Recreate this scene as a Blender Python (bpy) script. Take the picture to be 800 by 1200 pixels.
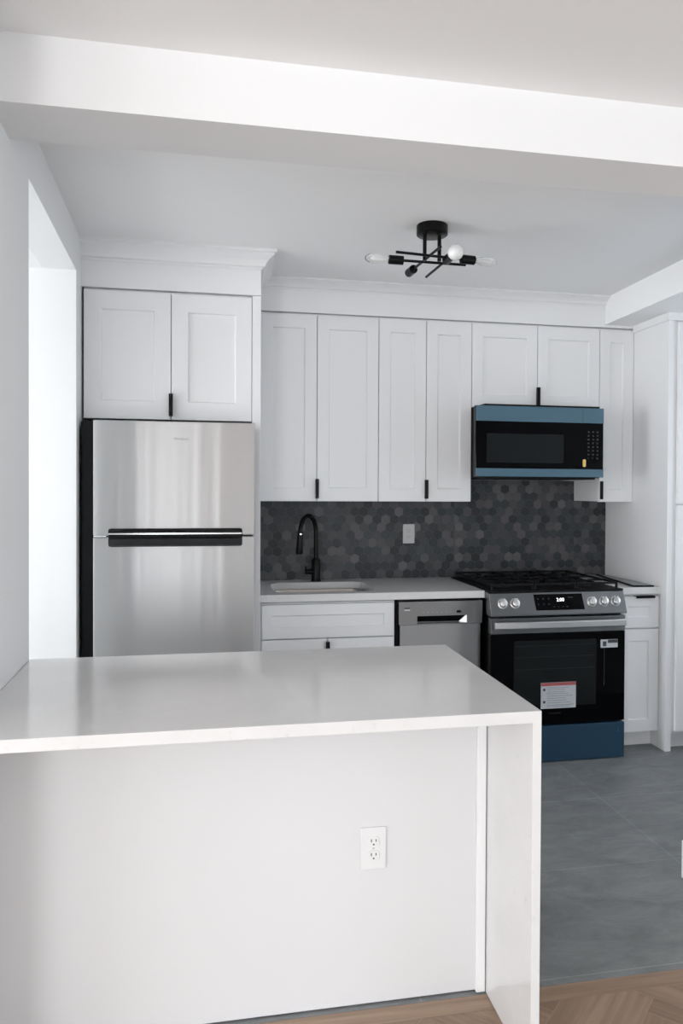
import bpy, bmesh, math, random
from mathutils import Vector, Matrix
random.seed(7)
for o in list(bpy.data.objects): bpy.data.objects.remove(o)
S = bpy.context.scene
COL = S.collection

# ---------------------------------------------------------------- camera
CAMZ, YAW, PITCH, ROLL, FPX, CX, CY = 1.4449, 0.19269, -0.01261, 0.00509, 884.75, 431.56, 586.51
cd = bpy.data.cameras.new('camera'); cam = bpy.data.objects.new('camera', cd); COL.objects.link(cam)
cy_, sy_, cp_, sp_ = math.cos(YAW), math.sin(YAW), math.cos(PITCH), math.sin(PITCH)
fw = Vector((sy_*cp_, cy_*cp_, sp_)); rt0 = Vector((cy_, -sy_, 0)); up0 = rt0.cross(fw)
cr, sr = math.cos(ROLL), math.sin(ROLL)
rt = cr*rt0 + sr*up0; up = -sr*rt0 + cr*up0
M = Matrix((rt, up, -fw)).transposed().to_4x4(); M.translation = Vector((0, 0, CAMZ))
cam.matrix_world = M
cd.sensor_fit = 'HORIZONTAL'; cd.sensor_width = 36; cd.lens = FPX/800*36
cd.shift_x = -(CX-400)/800; cd.shift_y = (CY-600)/800
cd.clip_start = .02
S.camera = cam

# ---------------------------------------------------------------- world, light, exposure
w = bpy.data.worlds.new('sky'); S.world = w; w.use_nodes = True
bg = w.node_tree.nodes['Background']; bg.inputs[0].default_value = (.83, .91, 1, 1); bg.inputs[1].default_value = 2.1
def area(name, loc, rot, sx, sy, power, col=(.93, .965, 1)):
    l = bpy.data.lights.new(name, 'AREA'); l.shape = 'RECTANGLE'; l.size = sx; l.size_y = sy; l.energy = power; l.color = col
    o = bpy.data.objects.new(name, l); COL.objects.link(o); o.location = loc; o.rotation_euler = rot
    return o
R90 = math.pi/2
# daylight through the windows of the living room behind the camera, the hall window beyond the opening, and two added right-wall fills
def window_and_fill(loc, rot, sx, sy, radiance, col=(.965, .985, 1)): return area('window_and_fill_light', loc, rot, sx, sy, radiance*math.pi*sx*sy, col)
RM_X, RM_Y = -4.2, -5.5
window_and_fill((-3.05, RM_Y+.06, 1.15), (R90, 0, 0), 1.9, 2.0, 11.3)
window_and_fill((-.85, RM_Y+.06, 1.15), (R90, 0, 0), .9, 2.0, 1.85)
window_and_fill((1.95, RM_Y+.06, 1.15), (R90, 0, 0), 2.1, 2.0, .6)
window_and_fill((RM_X+.06, -1.2, 1.2), (R90, 0, -R90), 3.4, 2.0, 3.9)
window_and_fill((3.27, -1.6, 1.2), (R90, 0, R90), 3.4, 2.0, .5)  # unseen window added as side fill for ceiling, beam underside and worktops
window_and_fill((RM_X+.06, 2.62, 1.35), (R90, 0, -R90), 1.35, 1.95, 10)
window_and_fill((3.27, 3.12, 1.55), (R90, 0, R90), .95, 1.4, .12)  # unseen kitchen window added to lift the light on the kitchen side
S.view_settings.view_transform = 'Standard'; S.view_settings.look = 'None'
S.view_settings.gamma = 1; S.view_settings.use_curve_mapping = False
S.view_settings.exposure = 0.15

# ---------------------------------------------------------------- materials
def mat(name, col, rough=.5, metal=0, spec=.5, bump=None, vary=None, coat=0, aniso=0):
    m = bpy.data.materials.new(name); m.use_nodes = True
    n = m.node_tree.nodes; L = m.node_tree.links; b = n['Principled BSDF']
    b.inputs['Base Color'].default_value = (*col, 1); b.inputs['Roughness'].default_value = rough
    b.inputs['Metallic'].default_value = metal; b.inputs['Specular IOR Level'].default_value = spec
    b.inputs['Coat Weight'].default_value = coat
    tc = n.new('ShaderNodeTexCoord')
    if vary:   # (scale, amount)
        t = n.new('ShaderNodeTexNoise'); t.inputs['Scale'].default_value = vary[0]; t.inputs['Detail'].default_value = 4
        L.new(tc.outputs['Object'], t.inputs['Vector'])
        r = n.new('ShaderNodeValToRGB'); a = vary[1]
        r.color_ramp.elements[0].position = .3; r.color_ramp.elements[1].position = .7
        r.color_ramp.elements[0].color = (*[c*(1-a) for c in col], 1); r.color_ramp.elements[1].color = (*[min(1, c*(1+a)) for c in col], 1)
        L.new(t.outputs['Fac'], r.inputs[0]); L.new(r.outputs[0], b.inputs['Base Color'])
    if bump:   # (scale, strength, stretch)
        t = n.new('ShaderNodeTexNoise'); t.inputs['Scale'].default_value = bump[0]; t.inputs['Detail'].default_value = 3
        mp = n.new('ShaderNodeMapping'); L.new(tc.outputs['Object'], mp.inputs[0]); L.new(mp.outputs[0], t.inputs['Vector'])
        if len(bump) > 2: mp.inputs['Scale'].default_value = bump[2]
        bp = n.new('ShaderNodeBump'); bp.inputs['Strength'].default_value = bump[1]; bp.inputs['Distance'].default_value = .01
        L.new(t.outputs['Fac'], bp.inputs['Height']); L.new(bp.outputs[0], b.inputs['Normal'])
    return m
def steel(name, col, rough):
    m = mat(name, col, rough, 1)
    n = m.node_tree.nodes; L = m.node_tree.links; b = n['Principled BSDF']
    b.inputs['Anisotropic'].default_value = .9
    c = n.new('ShaderNodeCombineXYZ'); c.inputs[2].default_value = 1; L.new(c.outputs[0], b.inputs['Tangent'])
    tc = n.new('ShaderNodeTexCoord'); mp = n.new('ShaderNodeMapping'); mp.inputs['Scale'].default_value = (7, 7, .25)
    t = n.new('ShaderNodeTexNoise'); t.inputs['Scale'].default_value = 1; t.inputs['Detail'].default_value = 2
    L.new(tc.outputs['Object'], mp.inputs[0]); L.new(mp.outputs[0], t.inputs['Vector'])
    bp = n.new('ShaderNodeBump'); bp.inputs['Strength'].default_value = .35; bp.inputs['Distance'].default_value = .01
    L.new(t.outputs['Fac'], bp.inputs['Height']); L.new(bp.outputs[0], b.inputs['Normal'])
    return m
WALL = mat('wall_paint', (.87, .87, .87), .6, bump=(60, .02), spec=.3)
CEIL = mat('ceiling_paint', (.93, .93, .93), .8, bump=(40, .02), spec=.2)
CAB = mat('cabinet_paint', (.88, .88, .885), .5, spec=.4)
BEAMP = mat('beam_paint', (.87, .87, .87), .8, bump=(40, .02), spec=.2)
TRIM = mat('trim_paint', (.88, .88, .885), .45)
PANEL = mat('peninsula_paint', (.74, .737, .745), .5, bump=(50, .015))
STEEL = steel('brushed_steel', (.55, .55, .55), .30)
DSTEEL = steel('dark_steel', (.25, .253, .257), .33)
WSTEEL = steel('dishwasher_steel', (.32, .325, .33), .33)
CHROME = mat('chrome', (.8, .8, .8), .15, 1)
SATIN = mat('satin_steel', (.66, .66, .66), .36, 1)
BLACK = mat('black_metal', (.003, .003, .0035), .35, spec=.2, vary=(20, .2))
BODY = mat('black_body', (.004, .0045, .005), .5, spec=.2)
IRON = mat('cast_iron', (.004, .004, .0045), .5, spec=.25, bump=(120, .1))
GLASSB = mat('black_glass', (.001, .001, .0015), .06, spec=.10)
WINB = mat('oven_window', (.009, .011, .012), .12, spec=.2)
FILM = mat('blue_film', (.07, .145, .20), .34, bump=(14, .05, (1, 1, 5)))
FILMD = mat('blue_film_dark', (.016, .052, .095), .34, bump=(14, .04, (1, 1, 5)))
PLAST = mat('white_plastic', (.80, .80, .80), .35)
GREYPL = mat('grey_plastic', (.55, .55, .54), .4)
SLOT = mat('slot_dark', (.12, .12, .12), .6)
PAPER = mat('label_paper', (.55, .57, .60), .5)
RED = mat('label_red', (.42, .10, .10), .5)
INK = mat('label_ink', (.05, .05, .06), .6)
INKG = mat('label_grey', (.30, .32, .35), .6)
KEYS = mat('key_print', (.022, .022, .025), .5)
YEL = mat('yellow_tag', (.75, .52, .16), .5)
MARK = mat('door_mark', (.22, .22, .23), .4, 1)
INNER = mat('sink_steel', (.36, .34, .32), .3, 1)
def emis(name, col, s):
    m = mat(name, col); b = m.node_tree.nodes['Principled BSDF']
    b.inputs['Emission Color'].default_value = (*col, 1); b.inputs['Emission Strength'].default_value = s; return m
CLOCK = emis('clock_digits', (.9, .95, 1), 1.6)
OPAL = mat('opal_glass', (.86, .86, .85), .2)
def glass():
    m = mat('clear_glass', (1, 1, 1), .03); b = m.node_tree.nodes['Principled BSDF']
    b.inputs['Transmission Weight'].default_value = 1; b.inputs['IOR'].default_value = 1.25; return m
GLASS = glass()
FROST = mat('frosted_core', (.92, .92, .90), .4)
def quartz():
    m = mat('white_quartz', (.76, .755, .75), .12, spec=.5); n = m.node_tree.nodes; L = m.node_tree.links; b = n['Principled BSDF']
    tc = n.new('ShaderNodeTexCoord')
    t = n.new('ShaderNodeTexNoise'); t.inputs['Scale'].default_value = 55; t.inputs['Detail'].default_value = 5
    r = n.new('ShaderNodeValToRGB'); r.color_ramp.elements[0].position = .27; r.color_ramp.elements[1].position = .36
    r.color_ramp.elements[0].color = (.71, .705, .70, 1); r.color_ramp.elements[1].color = (.76, .755, .75, 1)
    t2 = n.new('ShaderNodeTexNoise'); t2.inputs['Scale'].default_value = 5; t2.inputs['Detail'].default_value = 6
    r2 = n.new('ShaderNodeValToRGB'); r2.color_ramp.elements[0].position = .35; r2.color_ramp.elements[1].position = .65
    r2.color_ramp.elements[0].color = (.95, .95, .95, 1); r2.color_ramp.elements[1].color = (1, 1, 1, 1)
    mx = n.new('ShaderNodeMixRGB'); mx.blend_type = 'MULTIPLY'; mx.inputs[0].default_value = 1
    L.new(tc.outputs['Object'], t.inputs['Vector']); L.new(tc.outputs['Object'], t2.inputs['Vector'])
    L.new(t.outputs['Fac'], r.inputs[0]); L.new(t2.outputs['Fac'], r2.inputs[0])
    L.new(r.outputs[0], mx.inputs[1]); L.new(r2.outputs[0], mx.inputs[2]); L.new(mx.outputs[0], b.inputs['Base Color'])
    return m
QUARTZ = quartz()
def floor_tile():
    m = mat('slate_floor_tile', (.1, .1, .1), .42); n = m.node_tree.nodes; L = m.node_tree.links; b = n['Principled BSDF']
    g = n.new('ShaderNodeNewGeometry')
    sp = n.new('ShaderNodeSeparateXYZ'); L.new(g.outputs['Position'], sp.inputs[0])
    cb = n.new('ShaderNodeCombineXYZ')
    ax = n.new('ShaderNodeMath'); ax.operation = 'ADD'; ax.inputs[1].default_value = -1.76+12; L.new(sp.outputs[0], ax.inputs[0])
    ay = n.new('ShaderNodeMath'); ay.operation = 'ADD'; ay.inputs[1].default_value = -2.675+12+.6*0; L.new(sp.outputs[1], ay.inputs[0])
    L.new(ax.outputs[0], cb.inputs[0]); L.new(ay.outputs[0], cb.inputs[1])
    br = n.new('ShaderNodeTexBrick'); br.offset = 0; br.inputs['Scale'].default_value = 1
    br.inputs['Brick Width'].default_value = 1.2; br.inputs['Row Height'].default_value = .6
    br.inputs['Mortar Size'].default_value = .0022; br.inputs['Mortar Smooth'].default_value = .2
    br.inputs['Color1'].default_value = (.205, .217, .221, 1); br.inputs['Color2'].default_value = (.225, .235, .238, 1)
    br.inputs['Mortar'].default_value = (.30, .315, .32, 1)
    L.new(cb.outputs[0], br.inputs['Vector'])
    mp = n.new('ShaderNodeMapping'); mp.inputs['Scale'].default_value = (1.5, 3.2, 1); mp.inputs['Rotation'].default_value = (0, 0, .35)
    L.new(g.outputs['Position'], mp.inputs[0])
    t = n.new('ShaderNodeTexNoise'); t.inputs['Scale'].default_value = 3.2; t.inputs['Detail'].default_value = 12; t.inputs['Roughness'].default_value = .78; t.inputs['Distortion'].default_value = .6
    L.new(mp.outputs[0], t.inputs['Vector'])
    r = n.new('ShaderNodeValToRGB'); r.color_ramp.elements[0].position = .3; r.color_ramp.elements[1].position = .72
    r.color_ramp.elements[0].color = (.66, .67, .67, 1); r.color_ramp.elements[1].color = (1.35, 1.33, 1.33, 1)
    L.new(t.outputs['Fac'], r.inputs[0])
    mx = n.new('ShaderNodeMixRGB'); mx.blend_type = 'MULTIPLY'; mx.inputs[0].default_value = 1
    L.new(br.outputs['Color'], mx.inputs[1]); L.new(r.outputs[0], mx.inputs[2]); L.new(mx.outputs[0], b.inputs['Base Color'])
    bp = n.new('ShaderNodeBump'); bp.inputs['Strength'].default_value = .15; bp.inputs['Distance'].default_value = .004
    L.new(t.outputs['Fac'], bp.inputs['Height']); L.new(bp.outputs[0], b.inputs['Normal'])
    return m
TILEFLOOR = floor_tile()
def wood():
    m = mat('oak_parquet', (.3, .2, .13), .42); n = m.node_tree.nodes; L = m.node_tree.links; b = n['Principled BSDF']
    uv = n.new('ShaderNodeTexCoord'); g = n.new('ShaderNodeNewGeometry')
    mp = n.new('ShaderNodeMapping'); mp.inputs['Scale'].default_value = (3, 55, 1); L.new(uv.outputs['UV'], mp.inputs[0])
    off = n.new('ShaderNodeMath'); off.operation = 'MULTIPLY'; off.inputs[1].default_value = 37; L.new(g.outputs['Random Per Island'], off.inputs[0])
    t = n.new('ShaderNodeTexNoise'); t.noise_dimensions = '4D'; t.inputs['Scale'].default_value = 1; t.inputs['Detail'].default_value = 6
    L.new(mp.outputs[0], t.inputs['Vector']); L.new(off.outputs[0], t.inputs['W'])
    r = n.new('ShaderNodeValToRGB'); r.color_ramp.elements[0].position = .3; r.color_ramp.elements[1].position = .7
    r.color_ramp.elements[0].color = (.72, .70, .68, 1); r.color_ramp.elements[1].color = (1.12, 1.12, 1.12, 1); L.new(t.outputs['Fac'], r.inputs[0])
    c = n.new('ShaderNodeValToRGB'); c.color_ramp.elements[0].color = (.27, .18, .12, 1); c.color_ramp.elements[1].color = (.38, .265, .185, 1)
    L.new(g.outputs['Random Per Island'], c.inputs[0])
    mx = n.new('ShaderNodeMixRGB'); mx.blend_type = 'MULTIPLY'; mx.inputs[0].default_value = 1
    L.new(c.outputs[0], mx.inputs[1]); L.new(r.outputs[0], mx.inputs[2]); L.new(mx.outputs[0], b.inputs['Base Color'])
    return m
WOOD = wood()
def hexmat():
    m = mat('hex_tile', (.05, .05, .055), .45, spec=.4); n = m.node_tree.nodes; L = m.node_tree.links; b = n['Principled BSDF']
    g = n.new('ShaderNodeNewGeometry'); c = n.new('ShaderNodeValToRGB'); cr_ = c.color_ramp; cr_.interpolation = 'CONSTANT'
    cols = [(.022, .026, .030), (.060, .062, .066), (.038, .045, .050), (.100, .098, .102), (.050, .054, .058), (.030, .034, .039), (.078, .076, .080), (.125, .122, .127), (.045, .052, .058)]
    pos = [0, .16, .30, .44, .56, .67, .78, .88, .94]
    cr_.elements[0].color = (*cols[0], 1); cr_.elements[1].position = pos[1]; cr_.elements[1].color = (*cols[1], 1)
    for p, q in list(zip(pos, cols))[2:]: e = cr_.elements.new(p); e.color = (*q, 1)
    L.new(g.outputs['Random Per Island'], c.inputs[0]); L.new(c.outputs[0], b.inputs['Base Color'])
    return m
HEX = hexmat(); GROUT = mat('dark_grout', (.12, .12, .125), .8)

# ---------------------------------------------------------------- mesh helpers
def box(bm, x0, x1, y0, y1, z0, z1):
    v = [bm.verts.new(p) for p in ((x0,y0,z0),(x1,y0,z0),(x1,y1,z0),(x0,y1,z0),(x0,y0,z1),(x1,y0,z1),(x1,y1,z1),(x0,y1,z1))]
    for f in ((3,2,1,0),(4,5,6,7),(0,1,5,4),(1,2,6,5),(2,3,7,6),(3,0,4,7)): bm.faces.new([v[i] for i in f])
def bx(*a):
    bm = bmesh.new(); box(bm, *a); return bm
def prism(bm, pts, ext):      # planar polygon pts extruded by vector ext
    a = [bm.verts.new(p) for p in pts]; b = [bm.verts.new(Vector(p)+Vector(ext)) for p in pts]
    n = len(pts); bm.faces.new(a); bm.faces.new(b[::-1])
    for i in range(n): bm.faces.new((a[i], b[i], b[(i+1) % n], a[(i+1) % n]))
def tube(bm, path, r, seg=16, caps=True):
    path = [Vector(p) for p in path]; rings = []; u = None
    rr = r if isinstance(r, (list, tuple)) else [r]*len(path)
    for i, p in enumerate(path):
        d = (path[min(i+1, len(path)-1)] - path[max(i-1, 0)]).normalized()
        if u is None:
            u = d.orthogonal().normalized()
        u = (u - d*u.dot(d)).normalized(); v = d.cross(u)
        rings.append([bm.verts.new(p + rr[i]*(math.cos(2*math.pi*k/seg)*u + math.sin(2*math.pi*k/seg)*v)) for k in range(seg)])
    for a, b in zip(rings, rings[1:]):
        for k in range(seg): bm.faces.new((a[k], a[(k+1) % seg], b[(k+1) % seg], b[k]))
    if caps: bm.faces.new(rings[0][::-1]); bm.faces.new(rings[-1])
def lathe(bm, prof, c, axis='z', seg=28):    # prof list of (r, h)
    def P(r, h, a):
        x, y = r*math.cos(a), r*math.sin(a)
        q = {'z': (x, y, h), 'y': (x, -h, y), 'x': (h, x, y)}[axis]
        return Vector(c)+Vector(q)
    rings = []
    for r, h in prof:
        if r < 1e-6: rings.append([bm.verts.new(P(0, h, 0))])
        else: rings.append([bm.verts.new(P(r, h, 2*math.pi*k/seg)) for k in range(seg)])
    for a, b in zip(rings, rings[1:]):
        for k in range(seg):
            k2 = (k+1) % seg
            if len(a) == 1 and len(b) == 1: continue
            if len(a) == 1: bm.faces.new((a[0], b[k2], b[k]))
            elif len(b) == 1: bm.faces.new((a[k], a[k2], b[0]))
            else: bm.faces.new((a[k], a[k2], b[k2], b[k]))
def rrect(x0, x1, z0, z1, r, n=6):
    out = []
    for cx, cz, a0 in ((x1-r, z1-r, 0), (x0+r, z1-r, 90), (x0+r, z0+r, 180), (x1-r, z0+r, 270)):
        for k in range(n+1):
            a = math.radians(a0+90*k/n); out.append((cx+r*math.cos(a), cz+r*math.sin(a)))
    return out
def wpos(o):
    p = Vector(o.location)
    while o.parent: o = o.parent; p += Vector(o.location)
    return p
def obj(name, bm, m, parent=None, bevel=0, smooth=False, seg=2):
    bmesh.ops.recalc_face_normals(bm, faces=bm.faces)
    me = bpy.data.meshes.new(name)
    xs = [v.co for v in bm.verts]
    lo = Vector([min(c[i] for c in xs) for i in range(3)]); hi = Vector([max(c[i] for c in xs) for i in range(3)])
    org = Vector(((lo.x+hi.x)/2, (lo.y+hi.y)/2, lo.z))
    bmesh.ops.translate(bm, verts=bm.verts, vec=-org)
    bm.to_mesh(me); bm.free()
    for mm in (m if isinstance(m, (list, tuple)) else [m]): me.materials.append(mm)
    o = bpy.data.objects.new(name, me); COL.objects.link(o)
    if parent: o.parent = parent; o.location = org - wpos(parent)
    else: o.location = org
    if smooth:
        for p in me.polygons: p.use_smooth = True
        md = None
        try: me.set_sharp_from_angle(angle=math.radians(40))
        except Exception: pass
    if bevel:
        b = o.modifiers.new('bevel', 'BEVEL'); b.width = bevel; b.segments = seg; b.limit_method = 'ANGLE'; b.angle_limit = math.radians(40)
        b.harden_normals = False
    return o
def thing(name, label, cat, loc, group=None):
    o = bpy.data.objects.new(name, None); COL.objects.link(o); o.location = loc; o.empty_display_size = .1
    o['label'] = label; o['category'] = cat
    if group: o['group'] = group
    return o
def tag(o, label, cat, group=None):
    o['label'] = label; o['category'] = cat
    if group: o['group'] = group
    return o
def struct(o): o['kind'] = 'structure'; return o
def text(name, body, size, loc, m, parent, dx=None):    # flat lettering facing -y, as mesh
    c = bpy.data.curves.new(name, 'FONT'); c.body = body; c.size = size; c.extrude = .0004; c.align_x = 'CENTER'; c.align_y = 'CENTER'
    t = bpy.data.objects.new('t', c); COL.objects.link(t)
    dg = bpy.context.evaluated_depsgraph_get(); dg.update()
    me = bpy.data.meshes.new_from_object(t.evaluated_get(dg)); me.name = name
    bpy.data.objects.remove(t); me.materials.clear(); me.materials.append(m)
    me.transform(Matrix.Rotation(math.pi/2, 4, 'X'))
    o = bpy.data.objects.new(name, me); COL.objects.link(o); o.parent = parent; o.location = Vector(loc)-wpos(parent)
    return o

# ---------------------------------------------------------------- key dimensions
CE = 2.60
YB = 4.487          # back wall
YUP = 4.155         # upper door faces
YFR = 3.716         # fridge cabinet door faces
YCT = 3.8445        # worktop front edge
YDR = 3.862         # base door faces
XT = 2.430          # tall cabinet side
ZU0, ZU1 = 1.3855, 2.4134
def xl(y): return -.594 - .0393*(y-2.53)     # face of left wall

# ---------------------------------------------------------------- room
struct(obj('floor', bx(RM_X-.1, 3.4, 2.048, 4.6, -.05, 0), TILEFLOOR))
# oak herringbone floor, one mesh
def clip(poly, x0, x1, y0, y1):
    for ax, lim, s in ((0, x0, 1), (0, x1, -1), (1, y0, 1), (1, y1, -1)):
        out = []
        for i in range(len(poly)):
            a, b = poly[i], poly[(i+1) % len(poly)]
            da, db = s*(a[ax]-lim), s*(b[ax]-lim)
            if da >= 0: out.append(a)
            if (da >= 0) != (db >= 0):
                t = da/(da-db); out.append((a[0]+t*(b[0]-a[0]), a[1]+t*(b[1]-a[1])))
        poly = out
        if len(poly) < 3: return []
    return poly
bm = bmesh.new(); uvl = bm.loops.layers.uv.new('UVMap')
W_, L_ = .072, .432
c45 = math.sqrt(.5)
def put_board(cx0, cy0, dirx):
    # board in unrotated herringbone frame, then rotate 45 deg
    rect = [(cx0, cy0), (cx0+(L_ if dirx else W_), cy0), (cx0+(L_ if dirx else W_), cy0+(W_ if dirx else L_)), (cx0, cy0+(W_ if dirx else L_))]
    g = .0006
    rect = [(rect[0][0]+g, rect[0][1]+g), (rect[1][0]-g, rect[1][1]+g), (rect[2][0]-g, rect[2][1]-g), (rect[3][0]+g, rect[3][1]-g)]
    wr = [((x-y)*c45+.3, (x+y)*c45-.5) for x, y in rect]
    q = clip(wr, RM_X-.1, 3.4, RM_Y-.1, 1.984)
    if len(q) < 3: return
    f = bm.faces.new([bm.verts.new((x, y, 0)) for x, y in q])
    for lp in f.loops:
        x, y = lp.vert.co.x-.3, lp.vert.co.y+.5
        u, v = (x+y)*c45, (y-x)*c45
        lp[uvl].uv = (u, v) if dirx else (v, u)
for i in range(-60, 90):
    for j in range(-14, 14):
        ox, oy = i*W_ + j*L_, i*W_ - j*L_
        if abs(ox)+abs(oy) > 9: continue
        put_board(ox, oy, True); put_board(ox - W_, oy + 0, False) if False else put_board(ox+L_, oy - L_ + W_, False)
xb = -2.7
while xb < 3.4:
    x2 = min(xb+1.15, 3.4)
    f = bm.faces.new([bm.verts.new(p) for p in ((xb+.0006, 1.9846, 0), (x2-.0006, 1.9846, 0), (x2-.0006, 2.047, 0), (xb+.0006, 2.047, 0))])
    for lp in f.loops: lp[uvl].uv = (lp.vert.co.x, lp.vert.co.y)
    xb = x2
o = struct(obj('floor', bm, WOOD)); o.location.z = 0
for v in o.data.polygons: pass
struct(obj('floor', bx(RM_X-.1, 3.4, RM_Y-.1, 2.048, -.05, -.0008), mat('oak_field', (.42, .33, .26), .45)))

struct(obj('ceiling', bx(RM_X-.1, 3.4, RM_Y-.1, 4.6, CE, CE+.1), CEIL))
struct(obj('ceiling_beam', bx(-2.6, 3.3, 2.06, 2.276, 2.424, CE+.01), BEAMP))
struct(obj('ceiling_soffit', bx(2.2406, 3.3, 2.276, 4.20, 2.4419, CE+.01), CEIL))
struct(obj('wall_back', bx(RM_X-.1, 3.4, YB, YB+.12, 0, CE+.05), WALL))
def wall_with_window(name, axis, c0, c1, a0, a1, wins):
    b = bmesh.new(); segs = sorted(wins); cur = a0
    def add(p, q, z0, z1):
        if axis == 'x': box(b, c0, c1, p, q, z0, z1)
        else: box(b, p, q, c0, c1, z0, z1)
    for (p, q, z0, z1) in segs:
        add(cur, p, 0, CE+.05); add(p, q, 0, z0); add(p, q, z1, CE+.05); cur = q
    add(cur, a1, 0, CE+.05)
    return struct(obj(name, b, WALL))
def poly_wall(name, plan, z0, z1, m=WALL):
    b = bmesh.new(); prism(b, [(x, y, z0) for x, y in plan], (0, 0, z1-z0)); return struct(obj(name, b, m))
TH = .14
poly_wall('wall_left', [(xl(1.735), 1.735), (xl(2.54), 2.54), (xl(2.54)-TH, 2.54), (xl(1.735)-TH, 1.735)], 0, CE+.02)
poly_wall('wall_left', [(xl(2.54), 2.54), (xl(3.555), 3.555), (xl(3.555)-TH, 3.555), (xl(2.54)-TH, 2.54)], 2.42, CE+.02)
poly_wall('wall_left', [(xl(3.555), 3.555), (xl(YB+.02), YB+.02), (RM_X, YB+.02), (RM_X, 3.555)], 0, CE+.02)
poly_wall('wall_left', [(xl(1.735)-TH, 1.735), (xl(1.875)-TH, 1.875), (RM_X, 1.875), (RM_X, 1.735)], 0, CE+.02)
# hall beyond the opening: dropped ceiling flush with the lintel, window at the far end
struct(obj('ceiling', bx(RM_X, xl(2.54)-TH+.03, 1.875, 3.555, 2.4203, CE+.01), CEIL))
wl = [(-2.9, .5, .2, 2.2), (1.95, 3.3, .37, 2.33)]
wf = [(-4.0, -2.1, .15, 2.15), (-1.3, -.4, .15, 2.15), (.9, 3.0, .15, 2.15)]
wall_with_window('wall_left', 'x', RM_X-.1, RM_X, RM_Y, 4.6, wl)
wall_with_window('wall_front', 'y', RM_Y-.1, RM_Y, RM_X, 3.3, wf)
wr = [(-3.3, .1, .2, 2.2), (2.62, 3.62, .8, 2.3)]  # both window openings here are unseen, added for extra fill light
wall_with_window('wall_right', 'x', 3.3, 3.4, RM_Y, 4.6, wr)
struct(obj('wall_right', bx(1.715, 3.3, 2.40, 2.526, 0, CE+.02), WALL))
b = bmesh.new(); box(b, 1.700, 1.715, 2.385, 2.541, 0, .14); box(b, 1.715, 3.3, 2.526, 2.541, 0, .14); box(b, 1.715, 3.3, 2.385, 2.40, 0, .14)
struct(obj('baseboard_right', b, TRIM, bevel=.002))
n = 1
for (p, q, z0, z1) in wl:
    b = bmesh.new(); f = .045
    for (y0, y1, a, c) in ((p, q, z0, z0+f), (p, q, z1-f, z1), (p, p+f, z0, z1), (q-f, q, z0, z1), (p, q, (z0+z1)/2-.02, (z0+z1)/2+.02)):
        box(b, RM_X-.08, RM_X-.03, y0, y1, a, c)
    struct(obj('window_%d' % n, b, TRIM)); n += 1
for (p, q, z0, z1) in wr:  # frames of the two added right-wall fill windows
    b = bmesh.new()
    for (y0, y1, a, c) in ((p, q, z0, z0+f), (p, q, z1-f, z1), (p, p+f, z0, z1), (q-f, q, z0, z1)):
        box(b, 3.33, 3.38, y0, y1, a, c)
    struct(obj('window_%d' % n, b, TRIM)); n += 1
for (p, q, z0, z1) in wf:
    b = bmesh.new()
    for (x0, x1, a, c) in ((p, q, z0, z0+f), (p, q, z1-f, z1), (p, p+f, z0, z1), (q-f, q, z0, z1), (p, q, (z0+z1)/2-.02, (z0+z1)/2+.02), ((p+q)/2-.03, (p+q)/2+.03, z0, z1)):
        box(b, x0, x1, RM_Y-.08, RM_Y-.03, a, c)
    struct(obj('window_%d' % n, b, TRIM)); n += 1

# ---------------------------------------------------------------- crown and fascia
def crown_profile(y0, z0, proj, h):   # outline in (y, z) of the crown seen from the side, facing -y
    return [(y0, z0), (y0-.006, z0), (y0-.006, z0+.10*h), (y0-.25*proj, z0+.16*h), (y0-.32*proj, z0+.30*h), (y0-.45*proj, z0+.48*h),
            (y0-.62*proj, z0+.60*h), (y0-.80*proj, z0+.72*h), (y0-.86*proj, z0+.80*h), (y0-proj, z0+.84*h), (y0-proj, z0+h), (y0, z0+h)]
def crown(path, z0, proj, h):
    # path: list of plan points (x,y); outward normal is to the right of travel
    b = bmesh.new(); prof = crown_profile(0, z0, proj, h); rings = []
    P = [Vector(p) for p in path]
    for i, p in enumerate(P):
        ns = []
        if i > 0: d = (P[i]-P[i-1]).normalized(); ns.append(Vector((d.y, -d.x)))
        if i < len(P)-1: d = (P[i+1]-P[i]).normalized(); ns.append(Vector((d.y, -d.x)))
        nn = ns[0] if len(ns) == 1 else (ns[0]+ns[1])/(1+ns[0].dot(ns[1]))
        rings.append([b.verts.new((p.x+nn.x*(-y), p.y+nn.y*(-y), z)) for y, z in prof])
    m = len(prof)
    for a, c in zip(rings, rings[1:]):
        for k in range(m): b.faces.new((a[k], a[(k+1) % m], c[(k+1) % m], c[k]))
    b.faces.new(rings[0]); b.faces.new(rings[-1][::-1])
    return b
XP = .1886
b = crown([(xl(YFR), YFR), (XP, YFR), (XP, YUP-.01)], 2.516, .072, .084)
struct(obj('trim_1', b, TRIM))
b = bmesh.new(); box(b, xl(YFR)+.0, XP, YFR, YB, 2.392, 2.598)
struct(obj('trim_2', b, TRIM, bevel=.001))
struct(obj('trim_3', crown([(XP, YUP), (XT+.6, YUP)], 2.548, .062, .052), TRIM))
struct(obj('trim_4', bx(XP+.001, XT+.003, YUP, YB, 2.4254, 2.598), TRIM, bevel=.001))

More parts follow.
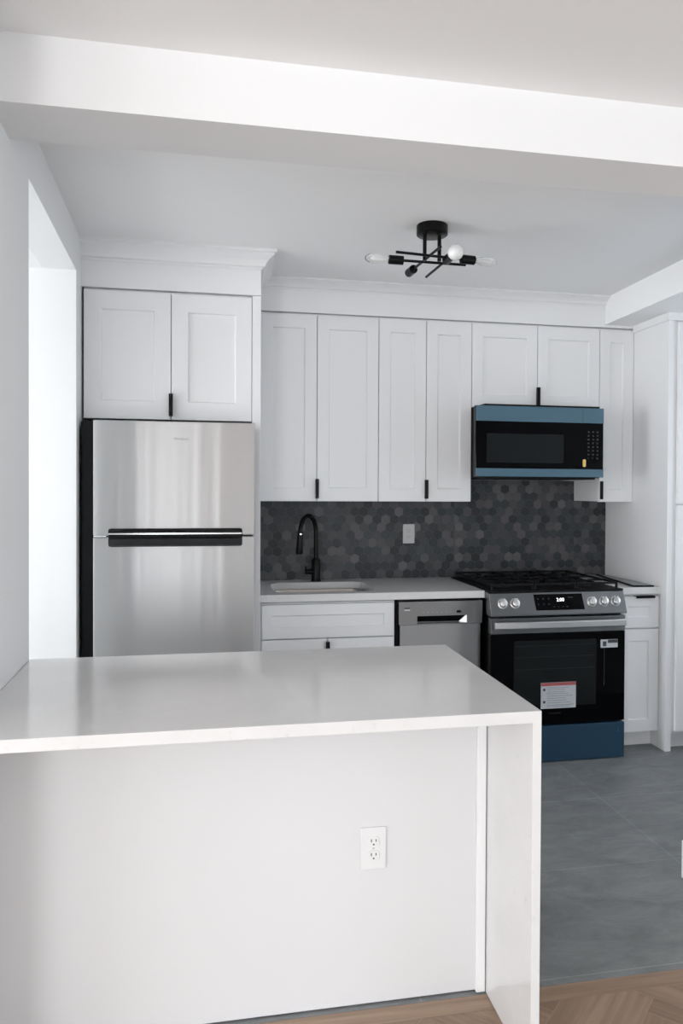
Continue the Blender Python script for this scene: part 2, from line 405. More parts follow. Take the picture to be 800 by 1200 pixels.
# ---------------------------------------------------------------- cabinets
def shaker(x0, x1, z0, z1, yf, th=.020, rail=.065, rec=.010):
    b = bmesh.new(); y1 = yf+th
    def ring(a, c, d, e, y): return [b.verts.new(p) for p in ((a, y, d), (c, y, d), (c, y, e), (a, y, e))]
    O = ring(x0, x1, z0, z1, yf); I = ring(x0+rail, x1-rail, z0+rail*1.12, z1-rail*1.12, yf)
    s = .004
    J = ring(x0+rail+s, x1-rail-s, z0+rail*1.12+s, z1-rail*1.12-s, yf+rec); K = ring(x0, x1, z0, z1, y1)
    for A, B in ((O, I), (I, J)):
        for k in range(4): b.faces.new((A[k], A[(k+1) % 4], B[(k+1) % 4], B[k]))
    b.faces.new(J); b.faces.new(K[::-1])
    for k in range(4): b.faces.new((O[(k+1) % 4], O[k], K[k], K[(k+1) % 4]))
    return b
def pull(x0, x1, z0, z1, yf, door):
    b = bmesh.new(); box(b, x0, x1, yf-.024, yf-.019, z0, z1); box(b, (x0+x1)/2-.002, (x0+x1)/2+.002, yf-.020, yf-.0005, z0, z1)
    return obj('handle', b, BLACK, door, bevel=.0012)
def carcass(x0, x1, z0, z1, yf, yb, par, t=.018):
    b = bmesh.new(); box(b, x0, x1, yf, yb, z0, z1); return obj('body', b, CAB, par, bevel=.0015)
G = .0018
def wall_cabinet(x0, x1, z0, z1, yf, splits, label, rail=.065, yb=YB-.003, hz=None):
    t = thing('wall_cabinet', label, 'cabinet', ((x0+x1)/2, (yf+yb)/2, z0))
    carcass(x0+.0008, x1-.0008, z0+.004, z1+.010, yf+.0215, yb, t)
    xs = [x0]+splits+[x1]
    for i in range(len(xs)-1):
        a, c = xs[i]+G, xs[i+1]-G
        dz = random.uniform(-.0012, .0012)
        d = obj('door', shaker(a, c, z0+.001, z1-.001+dz, yf, rail=rail), CAB, t, bevel=.0016)
        h0 = z0+.017; h1 = h0+.107
        if len(xs) == 2: pull(a+.000, a+.016, h0, h1, yf, d)
        elif i == 0: pull(c-.0075, c+.0008, h0, h1, yf, d)
        else: pull(a-.0008, a+.0075, h0, h1, yf, d)
    return t
wall_cabinet(-.632, .146, 1.778, 2.380, YFR, [-.2348], 'white shaker double-door wall cabinet above the stainless refrigerator', rail=.076)
wall_cabinet(.2065, .8666, ZU0, ZU1, YUP, [.5186], 'tall white double-door wall cabinet above the sink, next to the refrigerator surround')
wall_cabinet(.8666, 1.4118, ZU0, ZU1, YUP, [1.1427], 'tall white double-door wall cabinet between the sink cabinet and the microwave')
wall_cabinet(1.4118, 2.2078, 1.930, ZU1, YUP, [1.814], 'short white double-door wall cabinet directly above the microwave')
wall_cabinet(2.2078, XT-.001, ZU0, ZU1, YUP, [], 'narrow white single-door wall cabinet right of the microwave')
t = tag(obj('refrigerator_side_panel', bx(.1465, XP, YFR+.001, YB-.002, 0, 2.39), CAB, bevel=.0015), 'tall white upright panel at the right side of the refrigerator', 'panel')

# sink base
zb0, zb1 = .095, .868
t = thing('sink_base_cabinet', 'white base cabinet with a false drawer front under the sink', 'cabinet', (.55, 4.17, 0))
b = bmesh.new()
x0, x1 = XP+.004, .900
box(b, x0, x1, YDR+.0215, YDR+.04, zb0, zb1); box(b, x0, x0+.018, YDR+.04, YB-.003, zb0, zb1); box(b, x1-.018, x1, YDR+.04, YB-.003, zb0, zb1)
box(b, x0+.018, x1-.018, YDR+.04, YB-.003, zb0, zb0+.018); box(b, x0+.018, x1-.018, YDR+.08, YB-.02, 0, zb0)
obj('body', b, CAB, t)
obj('drawer_front', shaker(x0+.012, .893, .686, .860, YDR, rail=.05), CAB, t, bevel=.0016)
for a, c, s in ((x0+.012, .5395, 0), (.5435, .893, 1)):
    d = obj('door', shaker(a, c, zb0+.005, .680, YDR), CAB, t, bevel=.0016)
    if s == 0: pull(c-.0075, c+.001, .56, .667, YDR, d)
    else: pull(a-.001, a+.0075, .56, .667, YDR, d)

# left worktop with a rounded cut-out for the sink
WZ0, WZ1 = .876, .9140
SX0, SX1, SY0, SY1 = .272, .812, 3.925, 4.345
def ring_slab(outer, inner, z0, z1):
    b = bmesh.new()
    for loop in (outer, inner):
        v = [b.verts.new((x, y, z1)) for x, y in loop]
        for i in range(len(v)): b.edges.new((v[i], v[(i+1) % len(v)]))
    bmesh.ops.triangle_fill(b, edges=b.edges[:], use_beauty=True)
    r = bmesh.ops.extrude_face_region(b, geom=b.faces[:])
    bmesh.ops.translate(b, verts=[g for g in r['geom'] if isinstance(g, bmesh.types.BMVert)], vec=(0, 0, z0-z1))
    return b
inner = rrect(SX0, SX1, SY0, SY1, .085, 8)
tag(obj('worktop', ring_slab([(XP+.002, YCT), (1.387, YCT), (1.387, YB-.014), (XP+.002, YB-.014)], inner, WZ0, WZ1), QUARTZ, bevel=.0015),
    'white quartz worktop around the sink, above the dishwasher', 'worktop')
# sink bowl
b = bmesh.new(); loops = []
def sl(off, z, r): return [b.verts.new((x, y, z)) for x, y in rrect(SX0+off, SX1-off, SY0+off, SY1-off, r, 8)]
loops = [sl(-.012, .8735, .097), sl(.003, .8735, .083), sl(.006, .86, .08), sl(.012, .72, .075), sl(.03, .70, .06), sl(.20, .695, .03)]
for A, B in zip(loops, loops[1:]):
    for k in range(len(A)): b.faces.new((A[k], A[(k+1) % len(A)], B[(k+1) % len(A)], B[k]))
b.faces.new(loops[-1])
t = thing('sink', 'stainless steel undermount sink set into the white worktop', 'sink', ((SX0+SX1)/2, (SY0+SY1)/2, .70))
o = obj('basin', b, INNER, t, smooth=True)
sm = o.modifiers.new('thickness', 'SOLIDIFY'); sm.thickness = .001; sm.offset = 1
b = bmesh.new(); lathe(b, [(0, .008), (.03, .008), (.042, .004), (.045, 0)], (.542, 4.135, .6955)); obj('drain', b, CHROME, t, smooth=True)
# faucet
FX, FY = .547, 4.405
t = thing('faucet', 'matte black gooseneck pull-down faucet behind the sink', 'faucet', (FX, FY, WZ1))
b = bmesh.new(); lathe(b, [(0, 0), (.030, 0), (.030, .006), (.026, .010), (.0255, .125), (.018, .135), (.0, .135)], (FX, FY, WZ1)); obj('base', b, BLACK, t, smooth=True)
hx, hy = FX-.105, FY-.12
path = [(FX, FY, WZ1+.13), (FX, FY, 1.20)]
dv = Vector((hx-FX, hy-FY)); Rr = dv.length/2
for k in range(1, 17):
    a = math.pi*k/16*.97
    q = (1-math.cos(a))/2
    path.append((FX+dv.x*q, FY+dv.y*q, 1.20+math.sin(a)*.100))
obj('neck', (lambda bb: (tube(bb, path, .0125), bb)[1])(bmesh.new()), BLACK, t, smooth=True)
e = Vector(path[-1])
b = bmesh.new(); tube(b, [e+Vector((0, 0, .012)), e+Vector((0, 0, -.012)), e+Vector((-.002, 0, -.05)), e+Vector((-.004, 0, -.12)), e+Vector((-.004, 0, -.125))], [.013, .0155, .017, .021, .019], seg=20)
h = obj('spray_head', b, BLACK, t, smooth=True)
b = bmesh.new(); lathe(b, [(0, 0), (.006, .0005), (.006, .004), (0, .005)], (e.x+.001, e.y-.0155, e.z-.012), axis='y'); obj('button', b, CHROME, h, smooth=True)
b = bmesh.new(); tube(b, [(FX-.02, FY-.004, WZ1+.055), (FX-.062, FY-.014, WZ1+.057)], .014); tube(b, [(FX-.056, FY-.014, WZ1+.05), (FX-.062, FY-.018, WZ1+.09)], .006)
obj('lever', b, BLACK, t, smooth=True)

# ---------------------------------------------------------------- dishwasher
t = thing('dishwasher', 'narrow stainless steel dishwasher with a recessed handle between sink cabinet and range', 'dishwasher', (1.145, 4.1, 0))
DX0, DX1, DY = .916, 1.376, 3.848
obj('body', bx(DX0-.006, DX1+.008, DY+.045, YB-.05, .03, .870), BODY, t)
obj('kick_plate', bx(DX0, DX1, DY+.07, DY+.085, .01, .11), BODY, t)
obj('door', bx(DX0+.008, DX1-.006, DY+.008, DY+.044, .112, .7405), WSTEEL, t, bevel=.003)
# control strip with handle pocket
b = bmesh.new(); z0, z1, px0, px1, pz0, pz1 = .742, .862, 1.016, 1.289, .746, .786
box(b, DX0, px0, DY, DY+.044, z0, z1); box(b, px1, DX1, DY, DY+.044, z0, z1); box(b, px0, px1, DY, DY+.044, pz1, z1)
box(b, px0, px1, DY+.036, DY+.044, pz0, pz1); box(b, px0, px1, DY, DY+.044, z0, pz0)
cp = obj('control_strip', b, DSTEEL, t)
b = bmesh.new(); prism(b, [(px0, DY+.004, pz1), (px0, DY+.030, pz1), (px0, DY+.034, pz0+.004)], (px1-px0, 0, 0)); obj('grip', b, BODY, cp)
b = bmesh.new(); prism(b, [(px1-.0005, DY+.001, pz0), (px1-.0005, DY+.001, pz1), (px1-.035, DY+.033, pz1), (px1-.035, DY+.033, pz0)], (0, 0, .0001)) if False else prism(b, [(px1, DY+.001, pz0), (px1, DY+.036, pz0), (px1-.034, DY+.036, pz0)], (0, 0, pz1-pz0))
obj('pocket_end', b, SATIN, cp)
obj('display', bx(1.232, 1.255, DY-.0006, DY+.001, .800, .812), GLASSB, cp)
b = bmesh.new()
for k in range(7): box(b, 1.045+k*.025, 1.055+k*.025, DY-.0006, DY+.001, .803, .807)
obj('buttons', b, INKG, cp)
obj('label', bx(.946, .976, DY-.0006, DY+.001, .815, .824), PAPER, cp)
obj('badge', bx(.947, .975, DY-.0006, DY+.001, .826, .831), BODY, cp)

# ---------------------------------------------------------------- refrigerator
t = thing('refrigerator', 'stainless steel top-freezer refrigerator left of the sink cabinet', 'refrigerator', (-.21, 4.05, 0))
FX0, FX1, FY0 = -.570, .1560, 3.600
obj('body', bx(-.626, .142, FY0+.028, YB-.06, .02, 1.757), BODY, t, bevel=.004)
up_ = obj('freezer_door', bx(FX0, FX1, FY0, FY0+.0275, 1.2345, 1.762), STEEL, t, bevel=.004)
lo_ = obj('refrigerator_door', bx(FX0, FX1, FY0, FY0+.0275, .06, 1.2285), STEEL, t, bevel=.004)
obj('door_gasket', bx(FX0+.01, FX1-.01, FY0+.012, FY0+.0277, 1.2290, 1.2340), BODY, t)
b = bmesh.new(); prof = [(p, q) for p, q in rrect(-.5025, .0985, 1.1835, 1.2675, .012, 4)]
prism(b, [(x, FY0-.003, z) for x, z in prof], (0, .006, 0)); hp = obj('handle_recess', b, BODY, t)
b = bmesh.new(); prism(b, [(-.5005, FY0-.030, 1.2455), (-.5005, FY0-.030, 1.2595), (-.5005, FY0-.018, 1.2655), (-.5005, FY0-.0035, 1.2655), (-.5005, FY0-.0035, 1.2515), (-.5005, FY0-.022, 1.2415)], (.597, 0, 0))
h1 = obj('upper_grip', b, BLACK, t, bevel=.002)
obj('highlight_strip', bx(-.4985,.0945, FY0-.0315, FY0-.0295, 1.2415, 1.2475), CHROME, h1)
b = bmesh.new(); prism(b, [(-.5005, FY0-.0035, 1.1855), (-.5005, FY0-.024, 1.1915), (-.5005, FY0-.028, 1.2215), (-.5005, FY0-.014, 1.2255), (-.5005, FY0-.0035, 1.2015)], (.597, 0, 0))
obj('lower_grip', b, mat('grip_grey', (.016, .017, .018), .3, spec=.3), t, bevel=.002)
b = bmesh.new(); tube(b, [(-.566, FY0-.003, 1.2315), (-.512, FY0-.003, 1.2315)], .006); obj('hinge_cover', b, CHROME, t, smooth=True)
text('badge', 'Whirlpool', .0155, (-.183, FY0-.0006, 1.6815), MARK, up_)

# ---------------------------------------------------------------- microwave
t = thing('microwave', 'black over-the-range microwave with blue protective film strips', 'microwave', (1.72, 4.2, 1.53))
MX0, MX1, MY = 1.352, 2.103, 3.908
MX0b = 1.4145
obj('body', bx(MX0b, 2.098, MY+.036, YB-.012, 1.524, 1.927), BODY, t)
b = bmesh.new(); box(b, MX0, MX1, MY, MY+.035, 1.527, 1.913); dr = obj('door', b, GLASSB, t, bevel=.003)
obj('upper_film', bx(MX0+.001, MX1-.001, MY-.004, MY-.0005, 1.829, 1.9125), FILM, t, bevel=.001)
obj('lower_film', bx(MX0+.001, MX1-.001, MY-.004, MY-.0005, 1.5275, 1.572), FILM, t, bevel=.001)
b = bmesh.new(); prism(b, [(x, MY-.0012, z) for x, z in rrect(1.415, 1.864, 1.604, 1.762, .004, 3)], (0, .001, 0)); obj('window', b, WINB, dr)
obj('seam', bx(1.975, 1.977, MY-.0046, MY+.002, 1.828, 1.9135), FILMD, t)
b = bmesh.new()
for r in range(8):
    for c in range(3):
        w2 = .010 if not (r == 7 and c < 2) else .004
        box(b, 2.008+c*.027, 2.008+c*.027+w2, MY-.0010, MY+.0005, 1.776-r*.021, 1.785-r*.021)
obj('keypad', b, KEYS, dr)
b = bmesh.new(); prism(b, [(x, MY-.0018, z) for x, z in rrect(1.979, 1.997, 1.585, 1.627, .006, 4)], (0, .0015, 0)); obj('tag', b, YEL, dr)
b = bmesh.new(); box(b, MX0b+.02, 2.08, MY+.05, YB-.06, 1.516, 1.5235); obj('vent_plate', b, BODY, t)

# ---------------------------------------------------------------- range
t = thing('gas_range', 'slide-in stainless gas range with black oven door and blue film on the drawer', 'range', (1.77, 4.1, 0))
RX0, RX1, RY = 1.3885, 2.163, 3.756
obj('body', bx(RX0+.014, RX1-.006, RY+.045, YB-.02, .015, .905), BODY, t)
cx0, cx1 = RX0, RX1
b = bmesh.new(); prism(b, [(cx0, RY+.028, .905), (cx0, RY+.10, .905), (cx0, RY+.10, .789), (cx0, RY-.012, .789), (cx0, RY-.012, .797)], (cx1-cx0, 0, 0))
cp = obj('control_panel', b, DSTEEL, t, bevel=.0025)
# panel plane from (RY-.012,.797) to (RY+.028,.905)
dz = .108; dy = .040; ln = math.hypot(dz, dy); nrm = Vector((0, -dz/ln, dy/ln)); upv = Vector((0, dy/ln, dz/ln)); p0 = Vector((0, RY-.012, .797))
def on_panel(x, s, off=0): return Vector((x, 0, 0)) + p0 + upv*(s*ln) + nrm*off
def plate(b, x0, x1, s0, s1, th, sk=0):
    q = [on_panel(x0+sk, s0, .0002), on_panel(x1, s0, .0002), on_panel(x1-sk, s1, .0002), on_panel(x0, s1, .0002)]
    prism(b, q, nrm*th)
b = bmesh.new(); plate(b, 1.636, 1.919, .17, .92, .0014, .006); dp = obj('display', b, GLASSB, t)
kk = [(1.655+k*.030, 1.662+k*.030, s, s+.05) for k in range(3) for s in (.42, .68)] + [(1.74+k*.025, 1.75+k*.025, .30, .33) for k in range(4)] + [(1.83, 1.86, .74, .77)]
key_prints = []
for a in kk:
    b = bmesh.new(); plate(b, *a, .0018); key_prints.append(b)
c = bpy.data.curves.new('clock', 'FONT'); c.body = '2:00'; c.size = .026; c.extrude = .0003; c.align_x = 'CENTER'; c.align_y = 'CENTER'
tt = bpy.data.objects.new('t', c); COL.objects.link(tt); dg = bpy.context.evaluated_depsgraph_get(); dg.update()
me = bpy.data.meshes.new_from_object(tt.evaluated_get(dg)); bpy.data.objects.remove(tt); me.materials.clear(); me.materials.append(CLOCK)
Mx = Matrix((Vector((1, 0, 0)), upv, nrm)).transposed().to_4x4(); me.transform(Mx)
for b in key_prints: obj('touch_key', b, KEYS, dp)
o = bpy.data.objects.new('clock_digits', me); COL.objects.link(o); o.parent = dp; o.location = on_panel(1.785, .64, .0026)-wpos(dp)
for kx in (1.457, 1.526, 1.964, 2.034, 2.103):
    c0 = on_panel(kx, .52, 0)
    b = bmesh.new(); rings = []
    tube(b, [c0, c0+nrm*.004, c0+nrm*.006, c0+nrm*.024, c0+nrm*.026], [.027, .027, .022, .020, .017], seg=24)
    kn = obj('knob', b, SATIN, cp, smooth=True)
    b = bmesh.new(); a0 = c0+nrm*.026
    prism(b, [a0+Vector((-.005, 0, 0))-upv*.020, a0+Vector((.005, 0, 0))-upv*.020, a0+Vector((.005, 0, 0))+upv*.020, a0+Vector((-.005, 0, 0))+upv*.020], nrm*.012)
    obj('grip', b, SATIN, kn, bevel=.002)
# oven door
dr = obj('oven_door', bx(RX0+.002, RX1-.004, RY, RY+.04, .205, .692), GLASSB, t, bevel=.003)
b = bx(RX0+.002, RX1-.004, RY-.001, RY+.04, .694, .777); obj('door_band', b, DSTEEL, dr, bevel=.002)
b = bmesh.new(); hp = [(RX0+.012, RY-.040)] ; pts = []
N = 12
for k in range(N+1):
    u = k/N; x = RX0+.012+u*(RX1-RX0-.028); pts.append((x, RY-.038-.010*math.sin(math.pi*u), .745))
rg = []
for x, y, z in pts: rg.append([b.verts.new(q) for q in ((x, y, z-.017), (x, y, z+.013), (x, y+.008, z+.018), (x, y+.016, z+.014), (x, y+.016, z-.014), (x, y+.006, z-.020))])
for A, B in zip(rg, rg[1:]):
    for k in range(6): b.faces.new((A[k], A[(k+1) % 6], B[(k+1) % 6], B[k]))
b.faces.new(rg[0]); b.faces.new(rg[-1][::-1])
for xx in (RX0+.02, RX1-.034): box(b, xx, xx+.016, RY-.03, RY-.0015, .733, .755)
obj('handle', b, SATIN, dr, bevel=.0025)
b = bmesh.new(); prism(b, [(x, RY-.0012, z) for x, z in rrect(1.519, 1.990, .30, .655, .01, 3)], (0, .001, 0)); wn = obj('window', b, WINB, t)
b = bmesh.new()
for z in (.625, .565, .50): box(b, 1.53, 1.98, RY-.0018, RY-.0010, z, z+.003)
box(b, 2.035, 2.039, RY-.0018, RY+.0005, .40, .62)
obj('rack_lines', b, mat('rack_grey', (.020, .023, .025), .4, spec=.2), wn)
# stickers
lb = obj('warning_label', bx(1.672, 1.872, RY-.0035, RY-.002, .289, .428), PAPER, t)
obj('label_header', bx(1.673, 1.871, RY-.0042, RY-.0034, .410, .427), RED, lb)
for z in (.384, .318): obj('label_dot', bx(1.684, 1.697, RY-.0042, RY-.0034, z, z+.013), INK, lb)
b = bmesh.new()
for z in (.398, .388, .376, .366, .354, .342, .330, .318, .306, .298): box(b, 1.706, 1.706+random.uniform(.10, .155), RY-.0042, RY-.0034, z, z+.003)
obj('label_text', b, INKG, lb)
ls = obj('small_label', bx(2.015, 2.114, RY-.0035, RY-.0005, .604, .648), PAPER, t)
b = bmesh.new(); box(b, 2.026, 2.047, RY-.0042, RY-.0034, .612, .638); box(b, 2.056, 2.113, RY-.0042, RY-.0034, .629, .647); obj('label_print', b, INK, ls)
text('badge', 'FRIGIDAIRE', .013, (1.755, RY-.0006, .262), KEYS, dr)
dw = obj('drawer', bx(RX0+.002, RX1-.004, RY-.002, RY+.04, .004, .196), FILMD, t, bevel=.003)
obj('film_tab', bx(2.120, 2.124, RY-.0034, RY-.0022, .145, .166), FILM, dw, bevel=.0005)
# cooktop
ct = obj('cooktop', bx(RX0, RX1, RY+.030, YB-.022, .906, .9175), BODY, t, bevel=.003)
burn = [(1.53, 3.98), (1.53, 4.27), (1.773, 4.13), (2.01, 3.98), (2.01, 4.27)]
for bx_, by_ in burn:
    b = bmesh.new(); lathe(b, [(0, 0), (.052, 0), (.050, .008), (.034, .010), (.032, .016), (.030, .018), (0, .018)], (bx_, by_, .918)); obj('burner', b, IRON, ct, smooth=True)
for k in range(3):
    gx0 = RX0+.022+k*.246; gx1 = gx0+.242; gy0, gy1 = RY+.055, YB-.05; zt = .952; b = bmesh.new(); q = .011
    for x in (gx0, gx1-q): box(b, x, x+q, gy0, gy1, zt-q, zt)
    for y in (gy0, (gy0+gy1)/2-q/2, gy1-q): box(b, gx0+q, gx1-q, y, y+q, zt-q, zt)
    mx_ = (gx0+gx1)/2
    for y in (gy0+(gy1-gy0)*.25, gy0+(gy1-gy0)*.75):
        box(b, gx0+q, mx_-.025, y-q/2, y+q/2, zt-q, zt); box(b, mx_+.025, gx1-q, y-q/2, y+q/2, zt-q, zt)
        box(b, mx_-q/2, mx_+q/2, y-.13+.02, y-.03, zt-q, zt); box(b, mx_-q/2, mx_+q/2, y+.03, y+.11, zt-q, zt)
    for x in (gx0, gx1-q):
        for y in (gy0, gy1-q): box(b, x, x+q, y, y+q, .9176, zt-q)
    obj('grate', b, IRON, ct, bevel=.002)

# ---------------------------------------------------------------- right base cabinet, worktop, strip
t = thing('base_cabinet', 'narrow white base cabinet with drawer and door right of the range', 'cabinet', (2.3, 4.17, 0))
b = bmesh.new(); box(b, 2.172, XT-.002, YDR+.0215, YB-.003, zb0, .874); box(b, 2.172, XT-.002, YDR+.075, YB-.05, 0, zb0); obj('body', b, CAB, t)
d = obj('drawer', shaker(2.185, XT-.003, .684, .862, YDR, rail=.052), CAB, t, bevel=.0016)
b = bmesh.new(); box(b, 2.272, 2.388, YDR-.026, YDR+.004, .8632, .8655); box(b, 2.272, 2.388, YDR-.026, YDR-.0235, .853, .8655); obj('handle', b, BLACK, d)
obj('door', shaker(2.185, XT-.003, .098, .676, YDR, rail=.06), CAB, t, bevel=.0016)
tag(obj('worktop', bx(2.170, XT-.002, YCT, YB-.014, .876, .914), QUARTZ, bevel=.0015), 'small piece of white quartz worktop right of the range', 'worktop')
b = bmesh.new(); prism(b, [(2.274, 3.868, .9145), (2.384, 3.852, .9145), (2.418, 4.10, .9145), (2.400, 4.455, .9145), (2.355, 4.455, .9145)], (0, 0, .004))
t = thing('flat_metal_strip', 'dark thin flat metal piece lying on the small worktop right of the range', 'metal strip', (2.35, 4.15, .9142))
obj('plate', b, mat('grey_metal', (.30, .31, .32), .35, .6), t)
b = bmesh.new(); prism(b, [(2.269, 3.864, .9143), (2.386, 3.847, .9143), (2.386, 3.857, .9143), (2.279, 3.873, .9143)], (0, 0, .009))
prism(b, [(2.269, 3.864, .9143), (2.279, 3.873, .9143), (2.358, 4.455, .9143), (2.350, 4.455, .9143)], (0, 0, .009)); obj('edge_lip', b, BLACK, t)

# ---------------------------------------------------------------- tall cabinet
t = thing('tall_cabinet', 'floor-to-soffit white pantry cabinet at the right edge of the kitchen', 'cabinet', (2.85, 4.14, 0))
YT = 3.796
b = bmesh.new(); box(b, XT, XT+.036, YT, YB-.003, 0, 2.441); box(b, XT+.036, 3.298, YT+.005, YB-.003, .10, 2.441); box(b, XT+.036, 3.298, YT+.07, YB-.003, 0, .10)
obj('body', b, CAB, t, bevel=.001)
b = bmesh.new(); box(b, XT-.010, 3.298, YT-.010, YB-.003 if False else YT+.012, 2.398, 2.4415); box(b, XT-.010, XT, YT+.012, YUP-.002, 2.398, 2.4415); obj('top_moulding', b, CAB, t, bevel=.002)
for (a, c) in ((2.484, 2.885), (2.889, 3.290)):
    for z0, z1 in ((.115, 1.376), (1.382, 2.388)):
        d = obj('door', shaker(a, c, z0, z1, YT-.016, rail=.065), CAB, t, bevel=.0016)

# ---------------------------------------------------------------- backsplash
def clipz(poly, x0, x1, z0, z1): return clip(poly, x0, x1, z0, z1)
hb = bmesh.new(); pitch = .0545; rowh = pitch*math.sqrt(3)/2; rad = (pitch-.0026)/math.sqrt(3)
regs = [(XP+.002, 1.4128, .9145, ZU0+.003), (1.4128, 2.209, .9145, 1.515), (2.209, XT-.0015, .9145, ZU0+.003)]
for (x0, x1, z0, z1) in regs:
    r0 = int((z0-.8)/rowh)-1
    for r in range(r0, int((z1-.8)/rowh)+2):
        zc = .8+r*rowh; xo = (r % 2)*pitch/2
        for c in range(int((x0)/pitch)-2, int((x1)/pitch)+2):
            xc = xo+c*pitch
            pl = [(xc+rad*math.sin(math.radians(60*k)), zc+rad*math.cos(math.radians(60*k))) for k in range(6)]
            pl = clipz(pl, x0, x1, z0, z1)
            if len(pl) > 2: prism(hb, [(x, YB-.0095, z) for x, z in pl], (0, .003, 0))
nf = len(hb.faces)
for (x0, x1, z0, z1) in regs: box(hb, x0, x1, YB-.0075, YB-.0012, z0, z1)
hb.faces.ensure_lookup_table()
for f in hb.faces[nf:] if False else list(hb.faces)[nf:]: f.material_index = 1
tag(obj('backsplash', hb, [HEX, GROUT]), 'dark grey hexagon mosaic tile backsplash behind sink and range', 'backsplash')

# ---------------------------------------------------------------- outlets
def outlet(xc, zc, yf, label, m, decora, w=.073, h=.118):
    t = thing('wall_outlet', label, 'outlet', (xc, yf, zc-h/2))
    b = bmesh.new(); prism(b, [(x, yf-.006, z) for x, z in rrect(xc-w/2, xc+w/2, zc-h/2, zc+h/2, .004, 3)], (0, .0055, 0)); obj('cover_plate', b, m, t, bevel=.0022)
    if decora:
        f = obj('receptacle', bx(xc-.017, xc+.017, yf-.0085, yf-.006, zc-.034, zc+.034), m, t, bevel=.001); cs = (zc-.019, zc+.019)
    else: cs = (zc+.0195, zc-.0195)
    for c in cs:
        if not decora:
            b = bmesh.new(); pr = []
            for k in range(28):
                a = 2*math.pi*k/28; pr.append((xc+.0172*math.cos(a), yf-.0085, c+max(-.0142, min(.0142, .0172*math.sin(a)))))
            prism(b, pr, (0, .0024, 0)); f = obj('receptacle', b, m, t, bevel=.0008)
        b = bmesh.new()
        for sx, hh in ((-.0065, .0085), (.0065, .0070)): box(b, xc+sx-.0014, xc+sx+.0014, yf-.0090, yf-.0084, c+.004-hh/2, c+.004+hh/2)
        lathe(b, [(0, 0), (.0026, 0), (.0026, .0005), (0, .0005)], (xc, yf-.0086, c-.0070), axis='y', seg=12)
        obj('slots', b, SLOT, f)
    if not decora:
        b = bmesh.new(); lathe(b, [(0, 0), (.003, 0), (.0022, .0012), (0, .0014)], (xc, yf-.006, zc), axis='y', seg=14); obj('screw', b, GREYPL, t)
    return t
outlet(1.124, 1.185, YB-.0097, 'light grey rectangular outlet on the hexagon tile backsplash', GREYPL, True)

# ---------------------------------------------------------------- peninsula
PZ0, PZ1 = .8755, .9054
P0, P1, PXO, PXI = 1.7366, 2.552, .7765, .7535
YP = 2.066
b = bmesh.new()
# countertop with mitred waterfall leg
sec_out = [(-.2, PZ1), (PXO, PZ1), (PXO, 0), (PXI, 0), (PXI, PZ0), (-.2, PZ0)]
box(b, 0, 1, 0, 1, 0, 1); b.clear()
top = [(xl(P0)+.002, P0), (xl(P1)+.002, P1)]
vt = lambda x, y, z: b.verts.new((x, y, z))
F = [vt(top[0][0], P0, PZ1), vt(PXO, P0, PZ1), vt(PXO, P0, 0), vt(PXI, P0, 0), vt(PXI, P0, PZ0), vt(top[0][0], P0, PZ0)]
K = [vt(top[1][0], P1, PZ1), vt(PXO, P1, PZ1), vt(PXO, P1, 0), vt(PXI, P1, 0), vt(PXI, P1, PZ0), vt(top[1][0], P1, PZ0)]
for k in range(6): b.faces.new((F[k], F[(k+1) % 6], K[(k+1) % 6], K[k]))
b.faces.new((F[0], F[1], F[4], F[5])); b.faces.new((F[1], F[2], F[3], F[4])); b.faces.new((K[0], K[5], K[4], K[1])); b.faces.new((K[1], K[4], K[3], K[2]))
tag(obj('waterfall_countertop', b, QUARTZ, bevel=.0012), 'white quartz peninsula countertop with a waterfall end down to the floor', 'countertop')
t = thing('peninsula_base', 'plain white panelled base under the quartz peninsula countertop', 'peninsula', (.08, 2.3, 0))
b = bmesh.new(); xw = xl(YP)+.002
prism(b, [(xl(YP+.02)+.002, YP+.02, .0), (PXI-.002, YP+.02, .0), (PXI-.002, P1-.03, .0), (xl(P1-.03)+.002, P1-.03, .0)], (0, 0, PZ0-.001)); obj('body', b, CAB, t)
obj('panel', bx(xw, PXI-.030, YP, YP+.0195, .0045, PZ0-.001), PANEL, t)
obj('corner_trim', bx(PXI-.0295, PXI-.003, YP-.012, YP+.0195, .002, PZ0-.001), TRIM, t, bevel=.002)
outlet(.4215, .4435, YP-.0002, 'white duplex outlet on the front of the peninsula', PLAST, False)

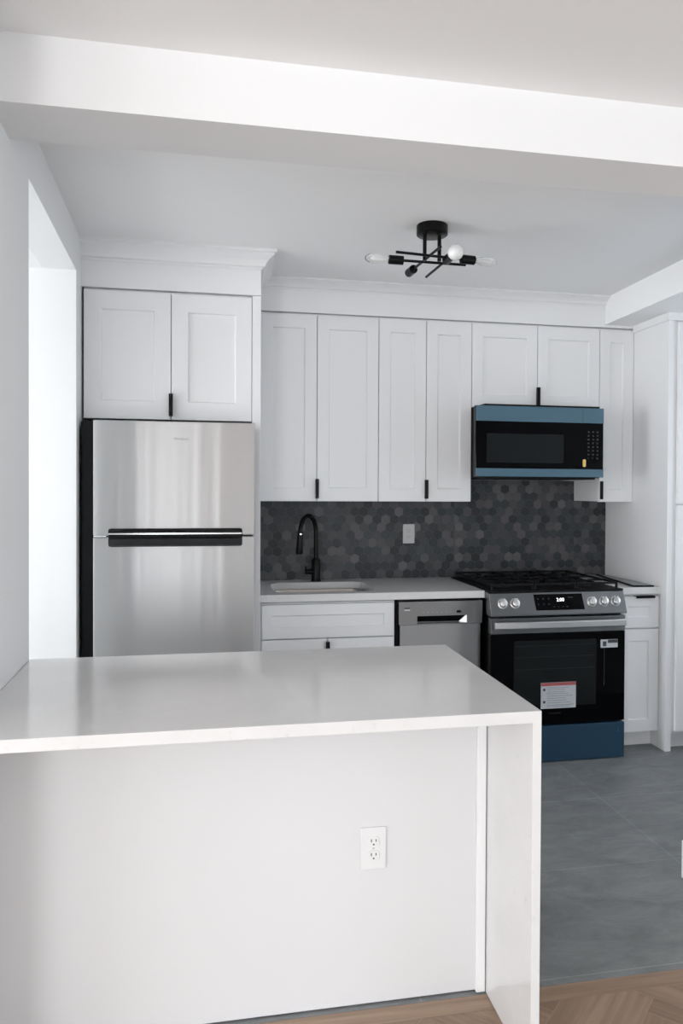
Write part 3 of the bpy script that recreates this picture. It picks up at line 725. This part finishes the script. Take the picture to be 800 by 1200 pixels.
# ---------------------------------------------------------------- ceiling light
LX, LY = .8975, 3.185
t = thing('ceiling_light', 'black four-arm flush ceiling light with bare bulbs', 'ceiling light', (LX, LY, CE))
b = bmesh.new(); lathe(b, [(0, 0), (.067, 0), (.068, -.004), (.068, -.040), (.064, -.043), (0, -.043)], (LX, LY, CE-.0005)); obj('canopy', b, BLACK, t, smooth=True)
for sx in (-.033, .033):
    b = bmesh.new(); tube(b, [(LX+sx, LY, CE-.043), (LX+sx, LY, 2.447)], .0085); obj('stem', b, BLACK, t, smooth=True)
za = 2.452
def arm(p, q, sock):
    b = bmesh.new(); p = Vector(p); q = Vector(q); tube(b, [p, q], .0058, seg=12); a = obj('arm', b, BLACK, t, smooth=True)
    d = (q-p).normalized(); b = bmesh.new(); tube(b, [q-d*.012, q-d*.010, q+d*.052, q+d*.054], [.012, .0195, .0195, .017], seg=22); obj('socket', b, BLACK, a, smooth=True)
    return q+d*.054, d
def bulb(p, d, kind):
    b = bmesh.new()
    if kind == 'globe': prof = [(.010, -.004), (.012, .004), (.022, .014), (.031, .028), (.0335, .042), (.031, .056), (.022, .068), (.010, .0745), (0, .076)]; m = OPAL
    else: prof = [(.012, -.004), (.013, .012), (.018, .030), (.0205, .048), (.020, .068), (.015, .088), (.007, .099), (0, .101)]; m = GLASS
    tube(b, [p+d*h for r, h in prof], [max(r, .0005) for r, h in prof], seg=28); o = obj('bulb', b, m, t, smooth=True)
    if kind != 'globe':
        b = bmesh.new(); tube(b, [p+d*-.001, p+d*.02, p+d*.06, p+d*.075], [.007, .0075, .0105, .003], seg=16); obj('diffuser', b, FROST, o, smooth=True)
# two arms along x, two along y
p, d = arm((.722, 3.118, za+.002), (1.028, 3.150, za), 1); bulb(p+d*.004, d, 'clear')
p, d = arm((1.060, 3.214, za-.004), (.765, 3.214, za-.002), 1); bulb(p+d*.004, d, 'clear')
p, d = arm((LX-.010, 3.020, za+.004), (LX-.045, 3.345, za), 1)
p, d = arm((LX+.042, 3.430, za-.004), (LX+.063, 3.165, za), 1); bulb(p, d, 'globe')
